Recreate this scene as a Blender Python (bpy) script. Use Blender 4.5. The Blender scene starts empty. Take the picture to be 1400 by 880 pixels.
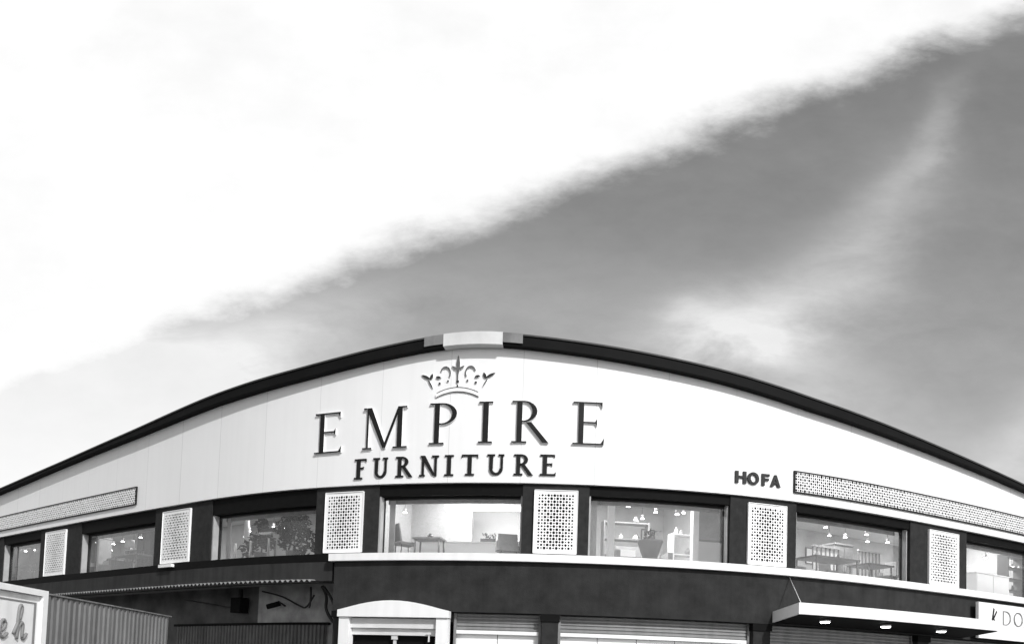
import bpy, bmesh, math, random
from mathutils import Vector, Matrix
random.seed(7)
C = bpy.context.scene
COL = C.collection
EYE = 1.6

# ------------------------------------------------------------------ plan of the curved front
KL, KC, KR, A0 = 0.00226573, 0.0514278, 0.00839120, -0.0761674
DS = 0.05
N0 = 900
def _sm(a, b, x):
    t = min(1, max(0, (x - a) / (b - a)))
    return t * t * (3 - 2 * t)
def _curve():
    S = [(i - N0) * DS for i in range(2 * N0 + 1)]
    k = [KC + (KL - KC) * _sm(-7, -14, s) + (KR - KC) * _sm(7, 14, s) for s in S]
    a = []; t = 0
    for v in k:
        t += v * DS; a.append(t)
    a = [v - a[N0] + A0 for v in a]
    X = []; Y = []; x = y = 0
    for v in a:
        x += math.cos(v) * DS; y += math.sin(v) * DS
        X.append(x); Y.append(y)
    x0, y0 = X[N0], Y[N0]
    return [v - x0 for v in X], [v - y0 + 22.0 for v in Y], a
CX, CY, CA = _curve()
def frame(s):
    f = s / DS + N0
    i = max(0, min(2 * N0 - 1, int(math.floor(f)))); w = f - i
    return (CX[i] + w * (CX[i + 1] - CX[i]), CY[i] + w * (CY[i + 1] - CY[i]), CA[i] + w * (CA[i + 1] - CA[i]))
def P(s, z, d=0.0):
    """point on the front: s metres along it, z above ground, d metres outwards"""
    x, y, a = frame(s)
    return Vector((x + math.sin(a) * d, y - math.cos(a) * d, z))
def interp(tab, s):
    if s <= tab[0][0]: return tab[0][1] + (s - tab[0][0]) * (tab[1][1] - tab[0][1]) / (tab[1][0] - tab[0][0])
    for (a, va), (b, vb) in zip(tab, tab[1:]):
        if s <= b: return va + (vb - va) * (s - a) / (b - a)
    (a, va), (b, vb) = tab[-2:]
    return vb + (s - b) * (vb - va) / (b - a)

# ------------------------------------------------------------------ materials (all neutral grey: a black and white photograph)
def nodes(m):
    m.use_nodes = True
    nt = m.node_tree
    return nt, nt.nodes, nt.links
def mat(name, base, rough=0.6, var=0.12, scale=3.0, bump=0.0, bscale=40.0, metal=0.0, spec=0.4, stretch=None, streak=0.0, coord='Object'):
    m = bpy.data.materials.new(name)
    nt, N, L = nodes(m)
    b = N['Principled BSDF']
    b.inputs['Roughness'].default_value = rough
    b.inputs['Metallic'].default_value = metal
    b.inputs['Specular IOR Level'].default_value = spec
    tc = N.new('ShaderNodeTexCoord'); mp = N.new('ShaderNodeMapping')
    L.new(tc.outputs[coord], mp.inputs['Vector'])
    if stretch: mp.inputs['Scale'].default_value = stretch
    n = N.new('ShaderNodeTexNoise'); n.inputs['Scale'].default_value = scale; n.inputs['Detail'].default_value = 6; n.inputs['Roughness'].default_value = .6
    L.new(mp.outputs['Vector'], n.inputs['Vector'])
    r = N.new('ShaderNodeMapRange')
    r.inputs['From Min'].default_value = .25; r.inputs['From Max'].default_value = .75
    r.inputs['To Min'].default_value = base * (1 - var); r.inputs['To Max'].default_value = base * (1 + var)
    L.new(n.outputs['Fac'], r.inputs['Value'])
    out = r.outputs['Result']
    if streak:
        mp2 = N.new('ShaderNodeMapping'); mp2.inputs['Scale'].default_value = (2.2, 2.2, .12) if coord == 'Object' else (2.2, .12, 1)
        L.new(tc.outputs[coord], mp2.inputs['Vector'])
        n2 = N.new('ShaderNodeTexNoise'); n2.inputs['Scale'].default_value = 2.0; n2.inputs['Detail'].default_value = 5
        L.new(mp2.outputs['Vector'], n2.inputs['Vector'])
        r2 = N.new('ShaderNodeMapRange'); r2.inputs['From Min'].default_value = .42; r2.inputs['From Max'].default_value = .72
        r2.inputs['To Min'].default_value = 1; r2.inputs['To Max'].default_value = 1 - streak
        L.new(n2.outputs['Fac'], r2.inputs['Value'])
        mu = N.new('ShaderNodeMath'); mu.operation = 'MULTIPLY'
        L.new(out, mu.inputs[0]); L.new(r2.outputs['Result'], mu.inputs[1]); out = mu.outputs[0]
    L.new(out, b.inputs['Base Color'])
    if bump:
        n3 = N.new('ShaderNodeTexNoise'); n3.inputs['Scale'].default_value = bscale; n3.inputs['Detail'].default_value = 4
        L.new(tc.outputs['Object'], n3.inputs['Vector'])
        bp = N.new('ShaderNodeBump'); bp.inputs['Strength'].default_value = bump; bp.inputs['Distance'].default_value = .02
        L.new(n3.outputs['Fac'], bp.inputs['Height']); L.new(bp.outputs['Normal'], b.inputs['Normal'])
    return m

def mat_cladding():
    """white wall sheets: one metre twenty wide, joints with a thin dark line, slightly uneven sheets, faint run marks"""
    m = mat('white_cladding', .80, .45, .02, .6, coord='UV', streak=.025)
    nt, N, L = nodes(m); b = N['Principled BSDF']
    old = b.inputs['Base Color'].links[0].from_socket
    tc = [n for n in N if n.type == 'TEX_COORD'][0]
    sep = N.new('ShaderNodeSeparateXYZ'); L.new(tc.outputs['UV'], sep.inputs[0])
    def math_(op, a, bb=None, clamp=False):
        n = N.new('ShaderNodeMath'); n.operation = op; n.use_clamp = clamp
        for i, v in enumerate((a, bb)):
            if v is None: continue
            if isinstance(v, (int, float)): n.inputs[i].default_value = v
            else: L.new(v, n.inputs[i])
        return n.outputs[0]
    u = math_('DIVIDE', math_('ADD', sep.outputs[0], 100.37), 2.05)
    fr = math_('FRACT', u)
    edge = math_('ABSOLUTE', math_('SUBTRACT', fr, .5))
    joint = math_('GREATER_THAN', edge, .4962)
    cell = math_('FLOOR', u)
    wn = N.new('ShaderNodeTexWhiteNoise'); wn.noise_dimensions = '1D'; L.new(cell, wn.inputs['W'])
    tone = math_('ADD', math_('MULTIPLY', wn.outputs['Value'], .03), .97)
    v = math_('MULTIPLY', old, tone)
    strong = math_('MULTIPLY', joint, math_('ADD', math_('MULTIPLY', wn.outputs['Value'], .40), .08))
    v = math_('MULTIPLY', v, math_('SUBTRACT', 1.0, strong))
    L.new(v, b.inputs['Base Color'])
    return m

def mat_glass():
    m = bpy.data.materials.new('window_glass')
    nt, N, L = nodes(m)
    N.remove(N['Principled BSDF']); out = N['Material Output']
    t = N.new('ShaderNodeBsdfTransparent'); t.inputs['Color'].default_value = (.86, .86, .86, 1)
    g = N.new('ShaderNodeBsdfGlossy'); g.inputs['Roughness'].default_value = .01
    f = N.new('ShaderNodeFresnel'); f.inputs['IOR'].default_value = 1.6
    mul = N.new('ShaderNodeMath'); mul.operation = 'MULTIPLY'; mul.inputs[1].default_value = 1.5; mul.use_clamp = True
    L.new(f.outputs[0], mul.inputs[0])
    mx = N.new('ShaderNodeMixShader')
    L.new(mul.outputs[0], mx.inputs[0]); L.new(t.outputs[0], mx.inputs[1]); L.new(g.outputs[0], mx.inputs[2])
    df = N.new('ShaderNodeBsdfDiffuse'); df.inputs['Color'].default_value = (.7, .7, .7, 1)  # diffuse film added to give the glass a hazy veil of reflection
    nz = N.new('ShaderNodeTexNoise'); nz.inputs['Scale'].default_value = 1.3; nz.inputs['Detail'].default_value = 6
    tcg = N.new('ShaderNodeTexCoord'); L.new(tcg.outputs['Object'], nz.inputs['Vector'])
    rg = N.new('ShaderNodeMapRange'); rg.inputs['From Min'].default_value = .3; rg.inputs['From Max'].default_value = .7; rg.inputs['To Min'].default_value = .03; rg.inputs['To Max'].default_value = .09
    L.new(nz.outputs['Fac'], rg.inputs['Value'])
    m2 = N.new('ShaderNodeMixShader'); L.new(rg.outputs[0], m2.inputs[0]); L.new(mx.outputs[0], m2.inputs[1]); L.new(df.outputs[0], m2.inputs[2])
    L.new(m2.outputs[0], out.inputs['Surface'])
    return m
def mat_lamp(name, strength):
    m = bpy.data.materials.new(name)
    nt, N, L = nodes(m)
    N.remove(N['Principled BSDF']); e = N.new('ShaderNodeEmission'); e.inputs['Strength'].default_value = strength
    L.new(e.outputs[0], N['Material Output'].inputs['Surface'])
    return m

M = dict(
    clad=mat_cladding(),
    dark=mat('dark_render', .034, .8, .25, 1.4, .25, 60, spec=.15, streak=.3, coord='UV'),
    band=mat('charcoal_render', .029, .85, .35, 1.7, .3, 45, spec=.1, streak=.18, coord='UV'),
    pil=mat('pilaster_render', .026, .8, .3, 5, .3, 80, spec=.12),
    white=mat('white_paint', .80, .5, .03, 2.0, .05, 30, streak=.07),
    screen=mat('white_screen', .84, .45, .03, 4),
    black=mat('black_paint', .006, .7, .2, 5, spec=.08),
    trim=mat('roof_trim_metal', .006, .7, .3, 1.5, spec=.1),
    gutter=mat('roof_edge_grey', .06, .6, .3, 2.0, spec=.2),
    pale_metal=mat('pale_metal', .62, .4, .2, .9),
    roof=mat('roof_sheet', .22, .5, .15, 2),
    frame=mat('window_frame_metal', .015, .5, .1, 6, spec=.2),
    alu=mat('aluminium_jamb', .36, .4, .15, 3),
    letter=mat('letter_face', .013, .5, .3, 8, spec=.15),
    letter_soft=mat('letter_face_grey', .035, .5, .25, 8, spec=.15),
    lside=mat('letter_return_white', .82, .4, .03, 8),
    crown_m=mat('crown_grey', .10, .45, .35, 9),
    slat=mat('shutter_slat', .22, .4, .12, 3, streak=.2),
    plaster=mat('old_plaster', .34, .85, .6, 1.1, .5, 18, streak=.10),
    steel=mat('ribbed_steel_gate', .10, .6, .3, 2.2, streak=.4),
    hoard=mat('hoarding_steel', .15, .55, .22, 1.2, streak=.35),
    hoardw=mat('sign_board_white', .76, .55, .06, 2, streak=.12),
    fade=mat('blur_fade_grey', .2, .5, .3, 1.5, streak=.3),
    recess=mat('shaded_render', .10, .9, .6, .8, .4, 18, spec=.1),
    script=mat('script_grey', .20, .5, .1, 6),
    galv=mat('galvanised_sheet', .2, .5, .3, 3, streak=.3),
    cable=mat('cable_black', .01, .6, .1, 10),
    wire=mat('steel_wire', .55, .4, .1, 10, metal=.3),
    asphalt=mat('asphalt', .05, .9, .2, 3, .4, 120),
    paving=mat('pavement', .25, .85, .15, 2, .3, 60),
    kerb=mat('kerb_stone', .3, .8, .12, 3, .2, 60),
    inwall=mat('interior_wall', .42, .7, .3, .9),
    inwhite=mat('interior_white_wall', .85, .6, .02, 1.2),
    inceil=mat('interior_ceiling', .62, .7, .05, 1.2),
    infloor=mat('interior_floor', .3, .35, .15, 2),
    wood=mat('dark_wood', .09, .45, .25, 5, stretch=(1, 8, 1)),
    midwood=mat('mid_wood', .22, .45, .2, 5, stretch=(1, 8, 1)),
    fabric=mat('grey_fabric', .28, .9, .15, 12, .3, 90),
    pot=mat('planter_grey', .14, .6, .15, 4),
    leaf=mat('leaf_dark', .012, .8, .5, 4, spec=.05),
    glass=mat_glass(),
    lamp=mat_lamp('downlight_glow', 18.0),
    lamp_bar=mat_lamp('light_bar_glow', 9.0),
    lamp_can=mat_lamp('canopy_lamp_glow', 14.0),
    paper=mat('picture_paper', .42, .6, .35, 2.4),
    bright=mat('white_shop_panel', .86, .4, .03, 1.5),
)

# ------------------------------------------------------------------ mesh helpers
class MB:
    def __init__(self): self.v = []; self.f = []; self.mi = []; self.uv = []; self.sm = []
    def face(self, pts, mi=0, uv=None, smooth=False):
        i = len(self.v); self.v += [Vector(p) for p in pts]
        self.f.append(tuple(range(i, i + len(pts)))); self.mi.append(mi); self.sm.append(smooth)
        self.uv.append(uv if uv else [(p[0] + p[1] * .7, p[2]) for p in pts])
    def hexa(self, p, mi=0):
        for q in ((0, 3, 2, 1), (4, 5, 6, 7), (0, 1, 5, 4), (1, 2, 6, 5), (2, 3, 7, 6), (3, 0, 4, 7)):
            self.face([p[k] for k in q], mi)
    def box(self, x0, x1, y0, y1, z0, z1, mi=0):
        self.hexa([(x0, y0, z0), (x1, y0, z0), (x1, y1, z0), (x0, y1, z0), (x0, y0, z1), (x1, y0, z1), (x1, y1, z1), (x0, y1, z1)], mi)
    def cbox(self, s0, s1, z0, z1, d0, d1, mi=0, step=.6, caps=True):
        """a bar that follows the curved front; z0/z1/d0/d1 may be functions of s; d1 is the outer face"""
        fn = lambda q: q if callable(q) else (lambda s: q)
        z0, z1, d0, d1 = map(fn, (z0, z1, d0, d1))
        n = max(1, int(math.ceil((s1 - s0) / step)))
        ss = [s0 + (s1 - s0) * i / n for i in range(n + 1)]
        for a, b in zip(ss, ss[1:]):
            A = [P(a, z0(a), d0(a)), P(a, z0(a), d1(a)), P(a, z1(a), d1(a)), P(a, z1(a), d0(a))]
            B = [P(b, z0(b), d0(b)), P(b, z0(b), d1(b)), P(b, z1(b), d1(b)), P(b, z1(b), d0(b))]
            self.face([A[1], B[1], B[2], A[2]], mi, [(a, z0(a)), (b, z0(b)), (b, z1(b)), (a, z1(a))])
            self.face([A[0], A[3], B[3], B[0]], mi, [(a, z0(a)), (a, z1(a)), (b, z1(b)), (b, z0(b))])
            self.face([A[0], B[0], B[1], A[1]], mi, [(a, 0), (b, 0), (b, .2), (a, .2)])
            self.face([A[3], A[2], B[2], B[3]], mi, [(a, 0), (a, .2), (b, .2), (b, 0)])
        if caps:
            for s, r in ((s0, 1), (s1, 0)):
                q = [P(s, z0(s), d0(s)), P(s, z0(s), d1(s)), P(s, z1(s), d1(s)), P(s, z1(s), d0(s))]
                self.face(q if r else q[::-1], mi, [(0, z0(s)), (.3, z0(s)), (.3, z1(s)), (0, z1(s))])
    def tube(self, pts, r, n=8, mi=0, r1=None, cap=True):
        pts = [Vector(p) for p in pts]; rings = []
        for i, p in enumerate(pts):
            t = (pts[min(i + 1, len(pts) - 1)] - pts[max(i - 1, 0)]).normalized()
            u = t.orthogonal().normalized() if abs(t.z) > .9 else t.cross(Vector((0, 0, 1))).normalized()
            w = t.cross(u); k = i / max(1, len(pts) - 1); rr = r if r1 is None else r + (r1 - r) * k
            rings.append([p + (u * math.cos(2 * math.pi * j / n) + w * math.sin(2 * math.pi * j / n)) * rr for j in range(n)])
        for a, b in zip(rings, rings[1:]):
            for j in range(n):
                self.face([a[j], b[j], b[(j + 1) % n], a[(j + 1) % n]], mi, smooth=True)
        if cap:
            self.face(rings[0], mi); self.face(rings[-1][::-1], mi)
    def lathe(self, c, prof, n=16, mi=0):
        c = Vector(c)
        ring = lambda r, z: [c + Vector((r * math.cos(2 * math.pi * j / n), r * math.sin(2 * math.pi * j / n), z)) for j in range(n)]
        R = [ring(*p) for p in prof]
        for a, b in zip(R, R[1:]):
            for j in range(n): self.face([a[j], a[(j + 1) % n], b[(j + 1) % n], b[j]], mi, smooth=True)
        self.face(R[0][::-1], mi); self.face(R[-1], mi)
    def plate(self, poly, to3, d0, d1, mf=0, ms=1):
        """a flat outline (x, z) given thickness; to3(x, z, d) places it"""
        ar = sum(a[0] * b[1] - b[0] * a[1] for a, b in zip(poly, poly[1:] + poly[:1]))
        if ar < 0: poly = poly[::-1]
        F = [to3(x, z, d1) for x, z in poly]; B = [to3(x, z, d0) for x, z in poly]
        self.face(F, mf); self.face(B[::-1], ms)
        n = len(poly)
        for i in range(n):
            j = (i + 1) % n; self.face([B[i], B[j], F[j], F[i]], ms)
    def build(self, name, mats, parent=None, origin=None, recalc=False):
        if not isinstance(mats, (list, tuple)): mats = [mats]
        o0 = Vector(origin) if origin is not None else (world_loc(parent) if parent else Vector((0, 0, 0)))
        me = bpy.data.meshes.new(name)
        me.from_pydata([v - o0 for v in self.v], [], self.f)
        uvl = me.uv_layers.new(name='UVMap'); k = 0
        for i, p in enumerate(me.polygons):
            p.material_index = self.mi[i]; p.use_smooth = self.sm[i]
            for q in self.uv[i]:
                uvl.data[k].uv = q; k += 1
        for m in mats: me.materials.append(m)
        bm = bmesh.new(); bm.from_mesh(me)
        bmesh.ops.remove_doubles(bm, verts=bm.verts, dist=.0004)
        bm.to_mesh(me); bm.free()
        ob = bpy.data.objects.new(name, me); COL.objects.link(ob)
        if parent: ob.parent = parent
        if origin is not None and not parent: ob.location = o0
        return ob
def world_loc(o):
    v = Vector((0, 0, 0))
    while o: v = v + o.location; o = o.parent
    return v
def tag(o, label, cat, group=None):
    o['label'] = label; o['category'] = cat; o['kind'] = 'thing'
    if group: o['group'] = group
    return o
def thing(name, label, cat, loc=(0, 0, 0), group=None):
    o = bpy.data.objects.new(name, None); o.empty_display_size = .3
    COL.objects.link(o); o.location = loc
    return tag(o, label, cat, group)
def dup(root, loc, rz, label=None, group=None):
    r = root.copy(); COL.objects.link(r); r.location = loc; r.rotation_euler = (0, 0, rz)
    if label: r['label'] = label
    if group: r['group'] = group
    for ch in list(root.children):
        c = ch.copy(); COL.objects.link(c); c.parent = r
        for g in ch.children:
            d = g.copy(); COL.objects.link(d); d.parent = c
    return r

# ------------------------------------------------------------------ ground
def ground_structs():
    g = MB(); g.face([(-900, -900, 0), (900, -900, 0), (900, 900, 0), (-900, 900, 0)])
    o = g.build('ground', M['asphalt']); o['kind'] = 'structure'
    p = MB(); p.cbox(-34, 30, .0, .12, -13.2, 2.4, step=1.0)
    o = p.build('pavement', M['paving']); o['kind'] = 'structure'
    k = MB(); k.cbox(-34, 30, .0, .135, 2.405, 2.55, step=1.0)
    o = k.build('kerb', M['kerb']); o['kind'] = 'structure'
ground_structs()

# ------------------------------------------------------------------ the showroom
H = EYE
ROOF = [(-34, 6.95), (-24.75, 7.52), (-19.87, 7.86), (-14.64, 8.28), (-10.64, 8.66), (-6.73, 8.97), (-5.73, 9.08), (-3.91, 9.32), (-2.4, 9.515), (-1.32, 9.585), (-.3, 9.53), (.94, 9.40), (2.5, 9.23), (5.78, 8.84), (8.61, 8.44), (12.14, 8.07), (15.03, 7.77), (18.41, 7.42), (30, 6.3)]
def roof_z(s):
    return H + (interp(ROOF, s - .45) + 2 * interp(ROOF, s) + interp(ROOF, s + .45)) / 4
S0, S1 = -34.0, 30.0
OV = .26
FH = lambda s: .15 + .17 * _sm(21, 7, abs(s))
Z_BAND, Z_SILL, Z_LEDGE, Z_LOW, Z_LEFT = H + 5.42, H + 3.42, H + 3.21, H + 1.80, H + 2.66

B = thing('furniture_showroom', 'long white two storey showroom with curved corner front and dark arched roof edge', 'building', P(0, 0, 0))
def part(mb, name, mats, parent=None): return mb.build(name, mats, parent or B)

m = MB(); m.cbox(S0, S1, Z_BAND, lambda s: roof_z(s) - FH(s) + .02, -.45, 0, step=.5)
part(m, 'upper_wall', M['clad'])
# roof edge: a dark fascia with a thin grey gutter lip on top, leaving the peak to a pale stand-in for a blur
CAP0, CAP1 = -2.15, -.5
for nm, a, b, mm in (('roof_edge', S0, CAP0, 'trim'), ('roof_edge', CAP1, S1, 'trim')):
    m = MB(); m.cbox(a, b, lambda s: roof_z(s) - FH(s), lambda s: roof_z(s) - .045, -.5, OV, step=.4)
    e = part(m, nm, M[mm])
    m = MB(); m.cbox(a, b, lambda s: roof_z(s) - .045, lambda s: roof_z(s), -.5, OV + .035, step=.4)
    part(m, 'gutter_lip', M['gutter'], e)
m = MB(); m.cbox(CAP0, CAP1, lambda s: roof_z(s) - FH(s) - .02, lambda s: roof_z(s) + .012, -.5, OV + .05, step=.2)
part(m, 'blur_cap', M['pale_metal'])  # pale piece standing in for a white blur at the peak
m = MB(); m.cbox(S0, S1, lambda s: roof_z(s) - .16, lambda s: roof_z(s) - .03, -12.4, -.5, step=1.0)
part(m, 'roof', M['roof'])
for a, b in ((CAP0 - .55, CAP0 - .005), (CAP1 + .005, CAP1 + .55)):
    m = MB(); m.cbox(a, b, lambda s: roof_z(s) - FH(s) + .05, lambda s: roof_z(s) + .006, OV + .037, OV + .045, step=.3)
    part(m, 'blur_fade', M['fade'])  # grey strips shaped to fade out the blur on both sides
# rear and end walls
m = MB(); m.cbox(S0, S1, 0.12, lambda s: roof_z(s) - .16, -12.3, -12.0, step=1.0)
part(m, 'rear_wall', M['plaster'])
for a, b in ((S0, S0 + .3), (S1 - .3, S1)):
    m = MB(); m.cbox(a, b, 0.12, lambda s: roof_z(s) - .2, -12.0, -.46, step=.3)
    part(m, 'end_wall', M['plaster'])

WIN = [(-33.4, -30.2, 5.1), (-25.95, -22.3, 5.08), (-18.9, -13.73, 4.98), (-10.52, -6.11, 4.92), (-4.03, .16, 5.10), (2.02, 6.14, 5.14), (8.35, 13.13, 5.15), (16.06, 20.7, 5.17), (24.2, 28.6, 5.17)]
SCR = [(-29.2, -27.5), (-21.73, -20.03), (-13.18, -11.6), (-5.75, -4.51), (.5, 1.69), (6.69, 7.96), (14.0, 15.53), (21.9, 23.3)]
DW = -.40      # glass plane
# head beam above the windows (per bay, heads differ), sill beam below
m = MB(); m.cbox(S0, S1, Z_SILL - .2, Z_SILL + .03, -.5, -.005)
part(m, 'window_sill', M['black'])
edges = [S0] + [x for w in WIN for x in w[:2]] + [S1]
for a, b in zip(edges[0::2], edges[1::2]):
    if b - a < .05: continue
    m = MB(); m.cbox(a, b, Z_SILL + .03, Z_BAND - .003, -.5, -.09, step=.5)
    part(m, 'pilaster', M['pil'])

# ---- pierced screens
def pierced(m, s0, s1, z0, z1, d, cell, th=.02, margin=.0):
    """a white sheet with real holes: staggered rosettes of one large and several small holes"""
    w, h = s1 - s0 - 2 * margin, z1 - z0 - 2 * margin
    nx, nz = max(2, round(w / cell)), max(2, round(h / cell))
    cx, cz = w / nx, h / nz
    def quad(a, b, c_, e):
        m.face([P(a, c_, d), P(b, c_, d), P(b, e, d), P(a, e, d)], 0)
    if margin:
        quad(s0, s1, z0, z0 + margin); quad(s0, s1, z1 - margin, z1)
        quad(s0, s0 + margin, z0 + margin, z1 - margin); quad(s1 - margin, s1, z0 + margin, z1 - margin)
    for i in range(nx):
        for j in range(nz):
            x0, y0 = s0 + margin + i * cx, z0 + margin + j * cz
            di, dj = min(i % 4, 4 - i % 4), min(j % 4, 4 - j % 4)
            ei, ej = min((i + 2) % 4, 4 - (i + 2) % 4), min((j + 2) % 4, 4 - (j + 2) % 4)
            k = min(di * di + dj * dj, ei * ei + ej * ej)
            rr = {0: .49, 1: .31, 2: .45, 4: .49}.get(k, .3) * (.85 + .24 * random.random())
            if h > w: rr = min(.49, rr * (1.14 - .34 * abs(2 * (i + .5) / nx - 1)))
            mx, my = x0 + cx / 2, y0 + cz / 2
            # octagon hole inside the square cell
            rot = math.pi / 8
            O = [(mx + rr * cx * math.cos(rot + t * math.pi / 4), my + rr * cz * math.sin(rot + t * math.pi / 4)) for t in range(8)]
            Q = [(x0 + cx, y0 + cz / 2), (x0 + cx, y0 + cz), (mx, y0 + cz), (x0, y0 + cz), (x0, my), (x0, y0), (mx, y0), (x0 + cx, y0)]
            Q = [(x0 + cx, my + cz * .2), (mx + cx * .2, y0 + cz), (mx - cx * .2, y0 + cz), (x0, my + cz * .2), (x0, my - cz * .2), (mx - cx * .2, y0), (mx + cx * .2, y0), (x0 + cx, my - cz * .2)]
            corners = {0: (x0 + cx, y0 + cz), 2: (x0, y0 + cz), 4: (x0, y0), 6: (x0 + cx, y0)}
            for t in range(8):
                u = (t + 1) % 8
                pts = [O[t], Q[t]]
                if t in corners: pts.append(corners[t])
                pts += [Q[u], O[u]]
                m.face([P(x, y, d) for x, y in pts], 0)
                m.face([P(*O[t], d), P(*O[u], d), P(*O[u], d - th), P(*O[t], d - th)], 0)
for a, b in SCR:
    m = MB(); m.cbox(a, b, H + 3.52, H + 5.21, -.088, -.075, mi=1)
    pierced(m, a, b, H + 3.5, H + 5.23, -.035, .084, th=.006, margin=.09)
    o = part(m, 'pierced_screen', [M['screen'], M['black']])
    f = MB()
    for q in ((a - .012, a, H + 3.49, H + 5.24), (b, b + .012, H + 3.49, H + 5.24)): f.cbox(*q, -.088, -.018)
    f.cbox(a, b, H + 3.475, H + 3.499, -.088, -.018); f.cbox(a, b, H + 5.231, H + 5.25, -.088, -.018)
    part(f, 'screen_edge', M['screen'], o)
for a, b in ((-30.5, -14.87), (8.19, 25.0)):
    z0, z1 = H + 5.70, H + 6.27
    m = MB(); m.cbox(a, b, z0, z1, .002, .012, mi=1)
    pierced(m, a, b, z0, z1, .045, .076, th=.006)
    o = part(m, 'pierced_frieze', [M['screen'], M['black']])
    f = MB()
    f.cbox(a - .04, b + .04, z1 + .001, z1 + .036, .002, .06); f.cbox(a - .04, b + .04, z0 - .036, z0 - .001, .002, .06)
    f.cbox(a - .04, a - .001, z0, z1, .002, .06); f.cbox(b + .001, b + .04, z0, z1, .002, .06)
    part(f, 'frieze_frame', M['frame'], o)

# ---- windows: metal frame, glass pane, pale jamb lining
for a, b, h in WIN:
    z0, z1 = Z_SILL + .032, H + h - .002
    f = MB(); t = .06
    f.cbox(a + .002, b - .002, z1 - t, z1, DW - .04, DW + .05); f.cbox(a + .002, b - .002, z0, z0 + t * .7, DW - .04, DW + .05)
    f.cbox(a + .002, a + t, z0 + t * .7, z1 - t, DW - .04, DW + .05); f.cbox(b - t, b - .002, z0 + t * .7, z1 - t, DW - .04, DW + .05)
    w = part(f, 'window', M['frame'])
    hd_ = MB(); hd_.cbox(a, b, H + h, Z_BAND - .003, -.5, -.12); part(hd_, 'window_head', M['black'], w)
    vb = MB(); vb.cbox(a + .07, b - .07, z1 - .13, z1 - .005, -.66, -.6); part(vb, 'blind_box', M['galv'], w)
    g = MB()
    n = max(1, int((b - a) / .7)); ss = [a + t + (b - a - 2 * t) * i / n for i in range(n + 1)]
    for p, q in zip(ss, ss[1:]): g.face([P(p, z0 + t * .7, DW), P(q, z0 + t * .7, DW), P(q, z1 - t, DW), P(p, z1 - t, DW)], smooth=True)
    part(g, 'pane', M['glass'], w)
    for q in ((a + .002, a + .05, z0, z1, DW + .052, -.14), (b - .05, b - .002, z0, z1, DW + .052, -.2)):
        j = MB(); j.cbox(*q); part(j, 'jamb_lining', M['alu'], w)
    jb = MB(); jb.cbox(a + .12, a + .30, z0, z1 - .02, DW - .25, DW - .2)
    if h > 5.0 or a < -8: part(jb, 'blind_stack', M['alu'], w)

# ---- the rooms behind the glass
ROOMD = -6.2
fl = MB(); fl.cbox(S0 + .4, S1 - .4, Z_SILL - .25, Z_SILL - .02, ROOMD, -.51, step=1); part(fl, 'showroom_floor', M['infloor'])
ce = MB(); ce.cbox(S0 + .4, S1 - .4, H + 6.3, H + 6.45, ROOMD, -.46, step=1); part(ce, 'showroom_ceiling', M['inceil'])
mids = [(w[1] + v[0]) / 2 for w, v in zip(WIN, WIN[1:])]
bays = list(zip([S0 + .4] + mids, mids + [S1 - .4]))
for i, (a, b) in enumerate(bays):
    m = MB(); m.cbox(a, b, Z_SILL - .02, H + 6.3, ROOMD - .15, ROOMD, step=1)
    part(m, 'showroom_back_wall', M['inwhite'] if i == 4 else M['inwall'])
for x in (mids[0], mids[3], mids[4], mids[5], mids[7]):
    m = MB(); m.cbox(x - .05, x + .05, Z_SILL - .02, H + 6.3, ROOMD, -.51, step=.2)
    part(m, 'partition', M['fabric'] if x == mids[3] else M['inwall'])

# ---- white ledge, charcoal band and lower dark wall
m = MB(); m.cbox(-5.4, S1, Z_LEDGE, Z_SILL - .003, -.004, .22, step=.5); part(m, 'ledge', M['white'])
m = MB(); m.cbox(-5.28, S1, Z_LOW, Z_LEDGE - .003, -.35, .08, step=.5); part(m, 'charcoal_band', M['band'])
m = MB(); m.cbox(S0, -5.405, Z_LEFT, Z_SILL - .203, -.5, -.01, step=.5); part(m, 'lower_dark_wall', M['dark'])
m = MB(); m.cbox(-5.28, S1 - .31, Z_LOW - .25, Z_LOW - .004, -6, -.36, step=1.0); part(m, 'ground_floor_soffit', M['plaster'])

# ---- ground floor: roller shutters between dark pillars
PIL = [(-5.28, -4.98), (.80, 1.25), (6.87, 7.42), (13.35, 13.9), (19.8, 20.4), (26.2, 26.8)]
for a, b in PIL:
    m = MB(); m.cbox(a, b, .12, Z_LOW - .008, -.5, .03); p = part(m, 'pillar', M['pil'])
    m = MB(); m.cbox(a - .04, b + .04, Z_LOW - .2, Z_LOW - .007, -.3, .07); part(m, 'capital', M['black'], p)
def shutter(a, b, zb):
    m = MB(); z = Z_LOW - .006; pitch = .095; d = -.22
    n = max(1, int((b - a) / .8)); ss = [a + (b - a) * i / n for i in range(n + 1)]
    while z - pitch > zb:
        prof = [(z, d), (z - pitch * .25, d + .028), (z - pitch * .7, d + .03), (z - pitch * .86, d + .004), (z - pitch, d)]
        for (za, da), (zc, dc) in zip(prof, prof[1:]):
            for p, q in zip(ss, ss[1:]): m.face([P(p, zc, dc), P(q, zc, dc), P(q, za, da), P(p, za, da)])
        z -= pitch
    o = part(m, 'roller_shutter', M['slat'])
    if zb > .3:
        bb = MB(); bb.cbox(a, b, z - .1, z - .001, d - .03, d + .05); part(bb, 'bottom_bar', M['white'], o)
    for q in ((a, a + .07), (b - .07, b)):
        gr = MB(); gr.cbox(q[0], q[1], .13, Z_LOW - .01, d + .051, d + .09); part(gr, 'guide_rail', M['galv'], o)
    return z - .1
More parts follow.
